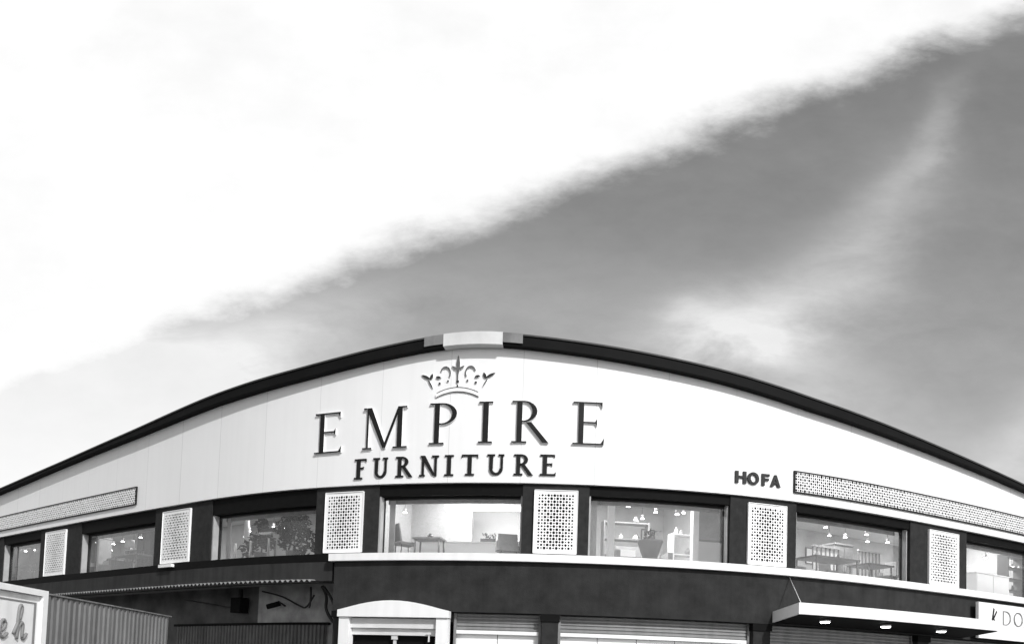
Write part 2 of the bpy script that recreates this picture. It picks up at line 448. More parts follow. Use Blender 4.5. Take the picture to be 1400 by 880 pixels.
for a, b, zb in ((-1.66, .79, H + 1.27), (1.26, 6.86, H + 1.24), (7.43, 13.34, .13), (13.91, 19.79, .13), (20.41, 26.19, .13)):
    z = shutter(a, b, zb)
    if zb > .3:
        m = MB(); n = max(2, round((b - a) / 1.2))
        for k in range(n):
            p, q = a + (b - a) * k / n, a + (b - a) * (k + 1) / n
            m.cbox(p + .01, q - .01, .12, H + 1.32, -.36, -.30)
        part(m, 'white_shop_panel', M['bright'])
m = MB(); m.cbox(26.81, S1, .12, Z_LOW - .01, -.5, -.2); part(m, 'end_pier', M['pil'])
# wall behind the shutters
m = MB(); m.cbox(-1.6, S1 - .35, .12, Z_LOW - .26, -.62, -.52, step=1.0); part(m, 'ground_floor_inner_wall', M['dark'])

# ---- entrance with a shallow arched pediment
E0 = MB()
ea, eb = -4.965, -1.70
def front3(d_off=0.0): return lambda x, z, d: P(x, z, d + d_off)
nA = 14
top = [(ea + (eb - ea) * i / nA, H + 1.80 + .27 * (1 - (2 * i / nA - 1) ** 2) ** 1.25) for i in range(nA + 1)]
for (xa, za), (xb, zb) in zip(top, top[1:]):
    z = H + 1.61
    E0.face([P(xa, z, .34), P(xb, z, .34), P(xb, zb, .34), P(xa, za, .34)])
    E0.face([P(xa, za, .34), P(xb, zb, .34), P(xb, zb, .09), P(xa, za, .09)])
    E0.face([P(xa, z, .09), P(xb, z, .09), P(xb, z, .34), P(xa, z, .34)])
    E0.face([P(xa, za, .085), P(xb, zb, .085), P(xb, z, .085), P(xa, z, .085)])
for x in (ea, eb): E0.face([P(x, H + 1.61, .085), P(x, H + 1.80, .085), P(x, H + 1.80, .34), P(x, H + 1.61, .34)])
ent = part(E0, 'entrance_pediment', M['white'])
for a, b in ((ea + .03, ea + .34), (eb - .36, eb - .03)):
    m = MB(); m.cbox(a, b, .12, H + 1.60, .0, .28); part(m, 'jamb', M['white'], ent)
m = MB()
m.cbox(ea + .345, eb - .365, H + 1.44, H + 1.585, -.1, .10); m.cbox(ea + .345, eb - .365, H + 1.31, H + 1.435, -.06, .16); m.cbox(ea + .345, eb - .365, H + 1.12, H + 1.305, -.1, .06)
part(m, 'transom', M['pale_metal'], ent)
m = MB(); c = (ea + eb) / 2
m.cbox(c - .04, c + .04, .12, H + 1.115, -.06, .0); m.cbox(c - .09, c + .09, H + 1.0, H + 1.12, -.02, .03)
m.cbox(c - .07, c + .07, H + .78, H + .84, -.03, .02)
part(m, 'door_post', M['pale_metal'], ent)
m = MB(); m.cbox(eb - .66, eb - .54, H + 1.15, H + 1.2, .065, .12); m.cbox(eb - .62, eb - .58, H + .95, H + 1.15, .07, .1)
part(m, 'door_closer', M['pale_metal'], ent)
for a, b in ((ea + .36, c - .05), (c + .05, eb - .38)):
    m = MB(); m.cbox(a, b, .13, H + 1.11, -.14, -.10); part(m, 'door_leaf', M['black'], ent)  # black leaf colour stands in for the dark inside of the opening

# ---- recessed old ground floor wall on the left, under a corrugated sheet
RW = -1.7
m = MB(); m.cbox(S0 + .31, -10.02, .12, Z_LEFT + .3, RW - .2, RW, step=.8); part(m, 'recessed_wall', M['recess'])  # recess shade put into the wall colour, darker than the next stretch
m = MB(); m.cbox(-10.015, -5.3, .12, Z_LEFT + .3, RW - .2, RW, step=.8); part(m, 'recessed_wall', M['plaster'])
m = MB(); m.cbox(-5.42, -5.29, .12, Z_LEFT - .01, RW, -.3); part(m, 'return_wall', M['plaster'])
def ribbed(m, s0, s1, z0, z1, d, pitch, dep, mi=0):
    s = s0
    while s < s1 - 1e-4:
        xs = [s, s + pitch * .3, s + pitch * .42, s + pitch * .88, s + pitch]
        ds = [d, d, d + dep, d + dep, d]
        for k in range(4):
            a, b = xs[k], min(xs[k + 1], s1)
            if a >= s1: break
            m.face([P(a, z0, ds[k]), P(b, z0, ds[k + 1]), P(b, z1, ds[k + 1]), P(a, z1, ds[k])], mi)
        s += pitch
m = MB(); ribbed(m, -14.6, -6.7, .13, H + 1.50, RW + .05, .17, .05)
g = part(m, 'ribbed_gate', M['steel'])
m = MB(); m.cbox(-14.7, -6.6, H + 1.505, H + 1.58, RW + .003, RW + .13)
part(m, 'gate_rail', M['black'], g)
m = MB(); pitch = .19; n = 8
s = S0 + .4; zf, zbk = Z_LEFT - .03, Z_LEFT + .16
prev = None
while s < -5.9:
    for k in range(n):
        a = s + pitch * k / n; b = s + pitch * (k + 1) / n
        wa, wb = .035 * math.sin(2 * math.pi * k / n), .035 * math.sin(2 * math.pi * (k + 1) / n)
        for t in (0, .012):
            m.face([P(a, zf + wa + t, .34), P(b, zf + wb + t, .34), P(b, zbk + wb + t, RW + .01), P(a, zbk + wa + t, RW + .01)], smooth=True)
        m.face([P(a, zf + wa, .34), P(b, zf + wb, .34), P(b, zf + wb + .012, .34), P(a, zf + wa + .012, .34)])
    s += pitch
part(m, 'corrugated_awning', M['galv'])

# ---- flat white canopy with three lit downlights
ca, cb, CD = 7.45, 15.6, 1.25
def tilted(a, b, za, zb, d0, d1, th, step=.6):
    """a slab that rises from za at the wall to zb at its front edge"""
    m = MB(); n = int((b - a) / step)
    lo = lambda d: za + (zb - za) * (d - .085) / (CD - .085)
    for i in range(n):
        p, q = a + (b - a) * i / n, a + (b - a) * (i + 1) / n
        m.hexa([P(p, lo(d0), d0), P(q, lo(d0), d0), P(q, lo(d1), d1), P(p, lo(d1), d1), P(p, lo(d0) + th, d0), P(q, lo(d0) + th, d0), P(q, lo(d1) + th, d1), P(p, lo(d1) + th, d1)])
    return m
CW, CF = H + 1.83, H + 2.00
can = part(tilted(ca, cb, CW + .02, CF + .02, .085, CD, .31), 'canopy', M['white'])
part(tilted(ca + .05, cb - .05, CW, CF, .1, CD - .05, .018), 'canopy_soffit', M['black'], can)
for s in (8.6, 10.85, 13.3):
    m = MB(); p = P(s, CW + (CF - CW) * .62, .85)
    m.lathe(p, [(.15, -.05), (.15, .0)], 18, 0); m.lathe(p, [(.115, -.075), (.13, -.051)], 18, 1)
    part(m, 'downlight', [M['white'], M['lamp_can']], can)
m = MB(); m.tube([P(8.0, Z_LEDGE - .04, .09), P(7.62, CF + .33, 1.1)], .012, 6)
part(m, 'stay_wire', M['wire'], can)

# ------------------------------------------------------------------ lettering (drawn stroke by stroke)
def bar(x0, x1, y0, y1): return [(x0, y0), (x1, y0), (x1, y1), (x0, y1)]
def arc(cx, cy, rx, ry, tx, ty, a0, a1, n=12):
    """ring segments whose thickness runs from ty (top/bottom) to tx (side)"""
    out = []
    for i in range(n):
        q = []
        for t in (i, i + 1):
            a = math.radians(a0 + (a1 - a0) * t / n); q.append((math.cos(a), math.sin(a)))
        (c0, s0), (c1, s1) = q
        out.append([(cx + rx * c0, cy + ry * s0), (cx + rx * c1, cy + ry * s1), (cx + (rx - tx) * c1, cy + (ry - ty) * s1), (cx + (rx - tx) * c0, cy + (ry - ty) * s0)])
    return out
def glyph(ch, b=.15, t=.05):
    """serif capitals, height 1; b thick stroke, t thin stroke"""
    ser = lambda c, y, w=.11: bar(c - b / 2 - w, c + b / 2 + w, y - t if y > .5 else y, y if y > .5 else y + t)
    if ch == 'E':
        x = .13; return .66, [bar(x, x + b, t, 1 - t), bar(.02, .60, 1 - t, 1), [(.55, 1 - t), (.60, 1 - t), (.60, .86)], bar(x + b, .50, .50, .50 + t), [(.46, .5 + t), (.50, .5 + t), (.50, .61)], [(.46, .5), (.50, .5), (.50, .44)], bar(.02, .64, 0, t), [(.58, t), (.64, t), (.65, .17)]]
    if ch == 'F':
        x = .13; return .60, [bar(x, x + b, t, 1 - t), bar(.02, .58, 1 - t, 1), [(.52, 1 - t), (.58, 1 - t), (.58, .84)], bar(x + b, .46, .50, .50 + t), [(.42, .5 + t), (.46, .5 + t), (.46, .61)], ser(x + b / 2, 0)]
    if ch == 'I':
        x = .18; return .36 + b * .3, [bar(x - b / 2, x + b / 2, t, 1 - t), ser(x, 1), ser(x, 0)]
    if ch == 'P':
        x = .13; return .70, [bar(x, x + b, t, 1 - t), ser(x + b / 2, 0), bar(.02, x + b + .05, 1 - t, 1)] + arc(x + b + .05, .735, .34, .265, b * .95, t, -90, 90)[::1] + [bar(x + b, x + b + .05, .47, .47 + t)]
    if ch == 'R':
        x = .13; return .80, [bar(x, x + b, t, 1 - t), ser(x + b / 2, 0), bar(.02, x + b + .03, 1 - t, 1)] + arc(x + b + .03, .745, .31, .255, b * .95, t, -90, 90) + [bar(x + b, x + b + .03, .49, .49 + t), [(.33, .49), (.33 + b * 1.1, .49), (.86, 0), (.86 - b * 1.15, 0)]]
    if ch == 'M':
        return 1.06, [bar(.12, .12 + t * 1.2, t, 1 - t), [(.10, 1), (.10 + b * 1.15, 1), (.53 + b * .5, .05), (.53 - t * .4, .0)], [(.53 - .02, .03), (.53 + t * 1.0, 0), (.90, .98), (.90 - t * 1.4, 1)], bar(.84, .84 + b, t, 1 - t), bar(.03, .25, 0, t), bar(.75, 1.08, 0, t), bar(.04, .12, 1 - t, 1), bar(.84, 1.06, 1 - t, 1)]
    if ch == 'N':
        return .86, [bar(.14, .14 + t * 1.3, t, 1 - t), [(.06, 1), (.06 + b * 1.3, 1), (.76, .0), (.76 - b * .9, .05)], bar(.70, .70 + t * 1.3, .0, 1 - t), bar(.04, .28, 0, t), bar(.58, .88, 1 - t, 1)]
    if ch == 'T':
        return .74, [bar(.37 - b / 2, .37 + b / 2, t, 1 - t), ser(.37, 0), bar(.02, .72, 1 - t, 1), [(.02, 1 - t), (.07, 1 - t), (.01, .83)], [(.67, 1 - t), (.72, 1 - t), (.73, .83)]]
    if ch == 'U':
        return .80, [bar(.12, .12 + b, .32, 1 - t), bar(.64, .64 + t * 1.4, .32, 1 - t), bar(.02, .37, 1 - t, 1), bar(.54, .80, 1 - t, 1)] + arc(.12 + (.64 + t * 1.4 - .12) / 2, .32, (.64 + t * 1.4 - .12) / 2, .32, b * .9, t * 1.5, 180, 360)
    # sans
    if ch == 'h_H': return .74, [bar(.02, .02 + b, 0, 1), bar(.56, .56 + b, 0, 1), bar(.02 + b, .56, .43, .43 + b * .85)]
    if ch == 'h_O': return .90, arc(.44, .5, .43, .52, b, b * .95, 0, 360, 28)
    if ch == 'h_F': return .62, [bar(.02, .02 + b, 0, 1), bar(.02 + b, .60, 1 - b * .85, 1), bar(.02 + b, .54, .44, .44 + b * .85)]
    if ch == 'h_A': return .80, [[(.0, 0), (b, 0), (.37 + b * .35, 1), (.37 - b * .35, 1)], [(.74, 0), (.74 - b, 0), (.37 - b * .35, 1), (.37 + b * .35, 1)], bar(.18, .56, .22, .22 + b * .8)]
    if ch == 'h_D': return .80, [bar(.02, .02 + b, 0, 1), bar(.02 + b, .3, 1 - t, 1), bar(.02 + b, .3, 0, t)] + arc(.3, .5, .44, .5, b, t, -90, 90, 14)
def put_letter(ch, s0, s1, z0, hgt, parent, b, t, depth, mats, base_d=.004):
    w, pcs = glyph(ch, b, t)
    k = (s1 - s0) / w; sc = (s0 + s1) / 2
    x, y, a = frame(sc); tv = Vector((math.cos(a), math.sin(a), 0)); nv = Vector((math.sin(a), -math.cos(a), 0)); o = Vector((x, y, 0))
    to3 = lambda px, pz, d: o + tv * ((px - w / 2) * k) + nv * d + Vector((0, 0, z0 + pz * hgt))
    m = MB()
    for i, q in enumerate(pcs): m.plate(q, to3, base_d, base_d + depth + .0015 * (i % 9))
    nm = 'letter_' + ch[-1].lower()
    return m.build('letter', mats, parent)

big = thing('sign_lettering', 'large dark raised serif letters reading EMPIRE under the crown', 'sign lettering', P(-1.9, H + 6.4))
for ch, a, b, z, h in (('E', -6.2, -5.22, 6.40, 1.20), ('M', -4.60, -3.2, 6.43, 1.20), ('P', -2.56, -1.66, 6.50, 1.17), ('I', -1.12, -.69, 6.52, 1.17), ('R', -.22, .76, 6.53, 1.18), ('E', 1.46, 2.38, 6.52, 1.20)):
    put_letter(ch, a, b, H + z, h, big, {'E': .105, 'M': .115, 'P': .115, 'I': .15, 'R': .12}[ch], .038, .05, [M['letter'], M['lside']])
small = thing('sign_lettering', 'smaller dark serif letters reading FURNITURE just above the windows', 'sign lettering', P(-1.9, H + 5.6))
for i, (ch, x0, x1) in enumerate((('F', 485, 502), ('U', 513, 533), ('R', 546, 567), ('N', 579, 604), ('I', 615, 626), ('T', 637, 658), ('U', 671, 692), ('R', 706, 728), ('E', 740, 760))):
    fx = lambda x: -4.81 + (x - 484) * (1.05 + 4.81) / 276.0
    put_letter(ch, fx(x0) - .02, fx(x1) + .02, H + 5.585 + .006 * i, .585, small, .165, .075, .035, [M['letter'], M['letter_soft']])
hofa = thing('sign_lettering', 'small grey bold capitals reading HOFA left of the pierced frieze', 'sign lettering', P(6.95, H + 5.76))
for ch, a, b in (('h_H', 6.20, 6.54), ('h_O', 6.59, 6.98), ('h_F', 7.05, 7.32), ('h_A', 7.34, 7.71)):
    put_letter(ch, a, b, H + 5.755, .345, hofa, .22, .1, .04, [M['letter_soft'], M['letter_soft']])

# ---- the crown emblem
cw = thing('crown_emblem', 'raised grey and white crown emblem with a fleur at its centre', 'emblem', P(-1.77, H + 8))
sc0 = -1.77
def c3(x, z, d): return P(sc0 + x, H + 8.0 + z, d)
def leaf_shape(cx, cz, ang, ln, wd, n=7):
    pts = []
    for i in range(n + 1):
        t = i / n; pts.append((t * ln, wd * math.sin(math.pi * t) ** .8))
    for i in range(n - 1, 0, -1):
        t = i / n; pts.append((t * ln, -wd * math.sin(math.pi * t) ** .8))
    ca_, sa_ = math.cos(ang), math.sin(ang)
    return [(cx + x * ca_ - y * sa_, cz + x * sa_ + y * ca_) for x, y in pts]
m = MB()
for i, q in enumerate([leaf_shape(0, .42, math.pi / 2, .62, .055), leaf_shape(0, .60, math.radians(35), .22, .036), leaf_shape(0, .60, math.radians(145), .22, .036), bar(-.02, .02, .33, .5)]): m.plate(q, c3, .004, .04 + .002 * i)
m.build('fleur', [M['crown_m'], M['lside']], cw)
for sgn in (-1, 1):
    m = MB(); k = 0
    for q in arc(sgn * .36, .52, .16, .21, .036, .06, 20 if sgn > 0 else 160, 215 if sgn > 0 else -35, 10): m.plate(q, c3, .004, .035 + .001 * (k % 3)); k += 1
    m.build('curl', [M['crown_m'], M['lside']], cw)
    m = MB()
    for i, q in enumerate([leaf_shape(sgn * .78, .36, math.radians(28 if sgn > 0 else 152), .32, .042), leaf_shape(sgn * .80, .34, math.radians(110 if sgn > 0 else 70), .20, .045), leaf_shape(sgn * .86, .36, math.radians(-120 if sgn > 0 else -60), .3, .018), leaf_shape(sgn * .48, .40, math.radians(10 if sgn > 0 else 170), .16, .038)]): m.plate(q, c3, .004, .035 + .002 * i)
    m.build('wing', [M['letter_soft'], M['lside']], cw)
for x, z, r in ((0, .28, .045), (-.28, .3, .03), (.28, .3, .03), (-.52, .24, .035), (.52, .24, .035), (0, .16, .03)):
    m = MB(); m.plate([(x + r * math.cos(t * math.pi / 4), z + r * math.sin(t * math.pi / 4)) for t in range(8)], c3, .004, .035)
    m.build('jewel', [M['letter_soft'], M['lside']], cw)
m = MB()
up = lambda x: .11 - .16 * (x / .62) ** 2
for i in range(12):
    a, b = -.62 + 1.24 * i / 12, -.62 + 1.24 * (i + 1) / 12
    m.plate([(a, up(a) - .11), (b, up(b) - .11), (b, up(b) - .02), (a, up(a) - .02)], c3, .004, .045)
m.build('crown_band', [M['lside'], M['lside']], cw)
m = MB()
for i in range(12):
    a, b = -.60 + 1.2 * i / 12, -.60 + 1.2 * (i + 1) / 12
    for off, th in ((.0, .018), (-.13, .014)):
        m.plate([(a, up(a) + off - .005), (b, up(b) + off - .005), (b, up(b) + off + th), (a, up(a) + off + th)], c3, .004, .03)
m.build('crown_rim', [M['letter_soft'], M['lside']], cw)

# ---- white shop sign at the right end
sg = thing('shop_sign', 'white shop sign board at the right edge with thin grey capitals', 'sign', P(18.5, H + 1.9))
m = MB(); m.cbox(16.0, 22.5, H + 1.86, H + 3.04, .26, .36, step=.6); m.build('board', M['white'], sg)
for ch, a, b in (('h_D', 17.36, 17.88), ('h_O', 18.02, 18.6), ('I', 18.68, 18.92)):
    put_letter(ch, a, b, H + 2.36, .47, sg, .08 if ch != 'I' else .2, .05, .012, [M['script'], M['script']], base_d=.362)
m = MB()
for k, q in enumerate(([(17.30, 2.25), (17.36, 2.22), (17.50, 2.82), (17.44, 2.86)], [(17.40, 2.50), (17.62, 2.78), (17.65, 2.74), (17.44, 2.46)], [(17.44, 2.5), (17.48, 2.5), (17.66, 2.28), (17.60, 2.24)])):
    m.plate([(x - .62, H + z + .03) for x, z in q], lambda x, z, d: P(x, z, d), .362, .374 + .002 * k)
m.build('letter', [M['letter'], M['letter']], sg)

# ------------------------------------------------------------------ corrugated hoarding on the left with a script sign
HX, HT = -9.5, H + 1.40
hd = thing('corrugated_hoarding', 'tall grey corrugated metal hoarding running towards the showroom', 'hoarding', (HX, 18, 0))
m = MB(); y = 16.25; pt = .21
while y < 22.1:
    xs = [(0, 0), (.3, 0), (.42, .035), (.88, .035), (1, 0)]
    for (a, da), (b, db) in zip(xs, xs[1:]):
        m.face([(HX + da, y + a * pt, 0.0), (HX + da, y + a * pt, HT), (HX + db, y + b * pt, HT), (HX + db, y + b * pt, 0.0)][::-1])
    y += pt
m.build('sheet', M['hoard'], hd)
m = MB(); m.box(HX - .05, HX + .06, 16.25, 22.25, HT + .001, HT + .03); m.build('top_rail', M['galv'], hd)
for yy in (18.2, 20.2, 22.1):
    m = MB(); m.box(HX - .12, HX - .04, yy, yy + .08, 0, HT - .05); m.build('post', M['galv'], hd)
ss_ = thing('script_sign', 'white framed board with flowing grey script at the end of the hoarding', 'sign', (HX, 14, 0))
m = MB(); m.box(HX - .06, HX + .04, 11.3, 16.2, .3, HT - .07); m.build('board', M['hoardw'], ss_)
m = MB()
for q in ((11.3, 16.2, HT - .06, HT + .06), (11.3, 16.2, .22, .3)): m.box(HX - .07, HX + .12, *q)
m.box(HX - .07, HX + .12, 16.03, 16.2, .3, HT - .06); m.box(HX - .07, HX + .12, 11.3, 11.48, .3, HT - .06)
m.build('frame', M['white'], ss_)
m = MB(); m.box(HX + .041, HX + .05, 15.86, 15.93, .3, HT - .2); m.box(HX + .041, HX + .05, 11.5, 15.86, HT - .23, HT - .2)
m.build('inner_line', M['script'], ss_)
def script(pts, y0, z0, sc, r):
    P3 = []
    pts = [Vector((HX + .055, y0 + a * sc * 1.0, z0 + b * sc)) for a, b in pts]
    for i in range(len(pts) - 1):
        p0, p1, p2, p3 = pts[max(i - 1, 0)], pts[i], pts[i + 1], pts[min(i + 2, len(pts) - 1)]
        for k in range(5):
            t = k / 5
            P3.append(.5 * ((2 * p1) + (-p0 + p2) * t + (2 * p0 - 5 * p1 + 4 * p2 - p3) * t * t + (-p0 + 3 * p1 - 3 * p2 + p3) * t ** 3))
    P3.append(pts[-1]); return P3
for pts, y0 in (([(0, .25), (.3, .35), (.45, .6), (.3, .75), (.1, .55), (.1, .2), (.3, .02), (.6, .2)], 14.78), ([(-.1, .2), (.3, .9), (.42, 1.35), (.3, 1.45), (.2, 1.1), (.15, 0), (.2, .4), (.42, .7), (.55, .6), (.52, .15), (.62, .02), (.85, .25)], 15.27)):
    m = MB(); m.tube(script(pts, y0, H + .46, .44, .03), .034, 6); m.build('script_letter', M['script'], ss_)

# ------------------------------------------------------------------ small things on the old wall
t = thing('wall_lamp', 'dark box lamp hanging below the corrugated awning on the old wall', 'lamp', P(-10.6, H + 2.1, RW))
m = MB(); m.cbox(-10.9, -10.4, H + 1.9, H + 2.4, RW + .1, RW + .45); m.build('housing', M['black'], t)
m = MB(); m.cbox(-10.7, -10.6, H + 2.4, H + 2.7, RW + .2, RW + .3); m.build('bracket', M['cable'], t)
t = thing('security_camera', 'small dark security camera on a bracket above the ribbed gate', 'camera', P(-8.8, H + 2.1, RW))
m = MB(); m.tube([P(-8.98, H + 2.05, RW + .5), P(-8.62, H + 2.18, RW + .28)], .085, 10); m.build('body', M['black'], t)
m = MB(); m.tube([P(-8.66, H + 2.12, RW), P(-8.68, H + 2.24, RW + .3)], .03, 6); m.build('bracket', M['cable'], t)
def wavy(ptsw, r, label, cat='cable', name='hanging_cable', grp=None):
    pts = []
    for i in range(len(ptsw) - 1):
        p0, p1, p2, p3 = [Vector(ptsw[max(0, min(len(ptsw) - 1, i + k))]) for k in (-1, 0, 1, 2)]
        for k in range(6):
            q = k / 6
            pts.append(.5 * ((2 * p1) + (-p0 + p2) * q + (2 * p0 - 5 * p1 + 4 * p2 - p3) * q * q + (-p0 + 3 * p1 - 3 * p2 + p3) * q ** 3))
    pts.append(Vector(ptsw[-1]))
    m = MB(); m.tube(pts, r, 6); o = m.build(name, M['cable'], None, pts[0]); tag(o, label, cat, grp)
wavy([P(-6.15, H + 2.6, -.6), P(-6.05, H + 2.3, -.7), P(-6.1, H + 1.9, -.8), P(-5.85, H + 1.55, -.8), P(-5.62, H + 1.3, -.8), P(-5.6, .2, -.8)], .05, 'thick dark pipe bending down the wall beside the entrance', 'pipe', 'drain_pipe')
wavy([P(-6.0, H + 2.55, -.5), P(-5.72, H + 2.2, -.5), P(-5.56, H + 1.8, -.5), P(-5.5, H + 1.3, -.5), P(-5.5, H + .9, -.5)], .04, 'dark cable curving past the arched entrance frame, right of the thick pipe')
wavy([P(-9.6, H + 2.6, -1.5), P(-8.6, H + 2.4, -1.5), P(-7.8, H + 2.1, -1.5), P(-7.4, H + 2.05, -1.4), P(-7.0, H + 2.4, -1.3)], .028, 'thin dark cable sagging across the pale old wall')
wavy([P(-6.9, H + 2.62, -1.0), P(-6.88, H + 2.3, -1.0), P(-6.92, H + 1.98, -1.0)], .035, 'short dark cable hanging straight down left of the thick pipe')
wavy([P(-14.0, H + 2.45, -1.5), P(-12.0, H + 2.2, -1.5), P(-11.2, H + 2.1, -1.4), P(-10.9, H + 2.2, -1.4)], .022, 'long thin cable running along the shaded wall to the box lamp')

# ------------------------------------------------------------------ furniture on the upper floor
FZ = Z_SILL - .02
def obj_local(m, name, mats, parent): return m.build(name, mats, parent, origin=(0, 0, 0))
def put(o, s, d, rz=0):
    o.location = P(s, FZ, d); o.rotation_euler = (0, 0, frame(s)[2] + rz)
def make_table(w, dp, h, label, mt='midwood'):
    t = thing('table', label, 'table')
    m = MB(); m.box(-w / 2, w / 2, -dp / 2, dp / 2, h - .05, h); obj_local(m, 'tabletop', M[mt], t)
    for sx in (-1, 1):
        for sy in (-1, 1):
            m = MB(); m.tube([(sx * (w / 2 - .07), sy * (dp / 2 - .07), h - .05), (sx * (w / 2 - .05), sy * (dp / 2 - .05), 0)], .03, 6); obj_local(m, 'leg', M[mt], t)
    return t
def make_chair(label, mt='fabric', lg='wood'):
    t = thing('chair', label, 'chair', group='chairs on the upper floor')
    m = MB(); m.box(-.24, .24, -.24, .24, .42, .50); obj_local(m, 'seat', M[mt], t)
    m = MB(); m.hexa([(-.23, .2, .52), (.23, .2, .52), (.23, .25, .52), (-.23, .25, .52), (-.2, .29, 1.02), (.2, .29, 1.02), (.2, .33, 1.02), (-.2, .33, 1.02)]); obj_local(m, 'backrest', M[mt], t)
    for sx in (-1, 1):
        for sy in (-1, 1):
            m = MB(); m.tube([(sx * .2, sy * .2, .42), (sx * .22, sy * .23, 0)], .018, 6); obj_local(m, 'leg', M[lg], t)
    return t
def make_shelf(w, h, label, n=4, mt='midwood'):
    t = thing('shelf_unit', label, 'shelf unit')
    for x in (-w / 2, w / 2 - .04):
        m = MB(); m.box(x, x + .04, -.2, .2, 0, h); obj_local(m, 'side_panel', M[mt], t)
    for k in range(n):
        z = .1 + (h - .16) * k / (n - 1)
        m = MB(); m.box(-w / 2 + .041, w / 2 - .041, -.2, .2, z, z + .04); obj_local(m, 'shelf', M[mt], t)
    return t
def make_armchair(label):
    t = thing('armchair', label, 'armchair')
    m = MB(); m.box(-.36, .36, -.36, .3, .28, .46); obj_local(m, 'seat', M['fabric'], t)
    m = MB(); m.hexa([(-.42, .24, .3), (.42, .24, .3), (.42, .38, .3), (-.42, .38, .3), (-.38, .34, .95), (.38, .34, .95), (.38, .46, .95), (-.38, .46, .95)]); obj_local(m, 'backrest', M['fabric'], t)
    for sx in (-1, 1):
        m = MB(); m.box(sx * .43 - .06, sx * .43 + .06, -.34, .22, .3, .62); obj_local(m, 'armrest', M['fabric'], t)
        for sy in (-1, 1):
            m = MB(); m.tube([(sx * .3, sy * .28, .28), (sx * .34, sy * .3, 0)], .02, 6); obj_local(m, 'leg', M['wood'], t)
    return t
def make_floor_lamp(label, h=1.6, r=.16, sh=.35):
    t = thing('floor_lamp', label, 'floor lamp')
    m = MB(); m.lathe((0, 0, 0), [(.15, 0), (.15, .03)], 14); obj_local(m, 'base', M['alu'], t)
    m = MB(); m.tube([(0, 0, .03), (0, 0, h - sh)], .014, 6); obj_local(m, 'pole', M['alu'], t)
    m = MB(); m.lathe((0, 0, h - sh), [(r, 0), (r * .8, sh)], 16); obj_local(m, 'lamp_shade', M['inwhite'], t)
    return t
def make_column(s, d, label, w=.3):
    t = tag_mesh = MB(); t.cbox(s - w / 2, s + w / 2, FZ, H + 6.3, d - w, d)
    o = t.build('interior_column', M['inwhite'], B)
    return o

chair0 = make_chair('grey chair behind the centre window, left of the small table')
put(chair0, -3.55, -1.0, 2.4)
def chair(s, d, rz, label):
    o = dup(chair0, P(s, FZ, d), frame(s)[2] + rz, label, 'chairs on the upper floor'); return o
tb = make_table(.85, .6, .62, 'small wooden table behind the left half of the centre window'); put(tb, -2.75, -1.0)
ar = make_armchair('grey armchair at the right end of the bright centre window'); put(ar, -.28, -1.0, .2); ar.scale = (.74, .74, .86)
pl = thing('display_plinth', 'low white display plinth running along behind the bright centre window', 'plinth')
m = MB(); m.box(-1.75, 1.75, -.25, .25, 0, .62); obj_local(m, 'body', M['inwhite'], pl)
m = MB(); m.box(-1.78, 1.78, -.28, .28, .621, .66); obj_local(m, 'plinth_top', M['inwhite'], pl); put(pl, -1.6, -2.0)
bx = thing('flower_box', 'small grey box of low flowers on the white plinth, left of the armchair', 'flower box', P(-1.05, FZ + .661, -1.95))
m = MB(); m.cbox(-1.32, -.82, FZ + .661, FZ + .78, -2.05, -1.85); m.build('box', M['pot'], bx)
m = MB()
for k in range(60):
    c = P(random.uniform(-1.32, -.82), FZ + random.uniform(.78, .95), random.uniform(-2.05, -1.85)); u = Vector((random.gauss(0, 1), random.gauss(0, 1), random.gauss(.6, .6))).normalized() * .06; w = u.orthogonal().normalized() * .025
    m.face([c - u, c + w, c + u, c - w])
m.build('foliage', M['pot'], bx)
wp = thing('room_divider', 'tall grey room divider behind the left half of the bright centre window', 'room divider', P(-4.2, FZ, -4.2))
m = MB(); m.cbox(-5.6, -2.35, FZ, H + 6.0, -4.3, -4.2); m.build('board', M['fabric'], wp)
m = MB(); m.cbox(-2.349, -2.28, FZ, H + 6.0, -4.32, -4.18); m.build('edge_trim', M['alu'], wp)
lf = make_floor_lamp('slim floor lamp with white shade in the window left of the centre one', 1.55, .1, .75); put(lf, -10.3, -1.3)
# window right of the centre one
sh = make_shelf(1.5, 1.75, 'open wooden shelf unit behind the window right of the centre one'); put(sh, 4.0, -3.6)
def planter(s, d, label):
    t = thing('planter', label, 'planter'); m = MB()
    m.lathe((0, 0, 0), [(.12, 0), (.15, .02), (.36, .66), (.38, .72), (.33, .72), (.30, .62)], 18); obj_local(m, 'pot', M['pot'], t)
    m = MB()
    for k in range(70):
        a, r, z = random.uniform(0, 6.28), random.uniform(0, .3), random.uniform(.7, 1.0)
        c = Vector((r * math.cos(a), r * math.sin(a), z)); u = Vector((random.gauss(0, 1), random.gauss(0, 1), random.gauss(.5, .6))).normalized() * .09; w = u.orthogonal().normalized() * .03
        m.face([c - u, c + w, c + u, c - w])
    obj_local(m, 'foliage', M['leaf'], t); put(t, s, d); return t
planter(4.05, -1.0, 'tapered grey planter with low leaves behind the window right of the centre one')
sh2 = make_shelf(1.1, 1.45, 'shorter shelf unit beside the pale column, right of the tapered planter', 3, 'inwhite'); put(sh2, 6.45, -3.4)
make_column(2.9, -1.3, '', .2); make_column(5.72, -1.4, '', .2)
dt = make_table(1.9, .95, .76, 'long dark dining table behind the window under the HOFA sign and frieze', 'wood'); put(dt, 11.0, -1.5)
chair(10.2, -2.1, .2, 'grey chair at the left of the long dark dining table'); chair(11.8, -2.1, -.2, 'grey chair at the right of the long dark dining table')
dt2 = make_table(1.2, .9, .76, 'square dark table near the right end of the window above the canopy', 'wood'); put(dt2, 13.2, -1.6)
chair(14.15, -1.7, -1.4, 'grey chair at the square dark table above the canopy')
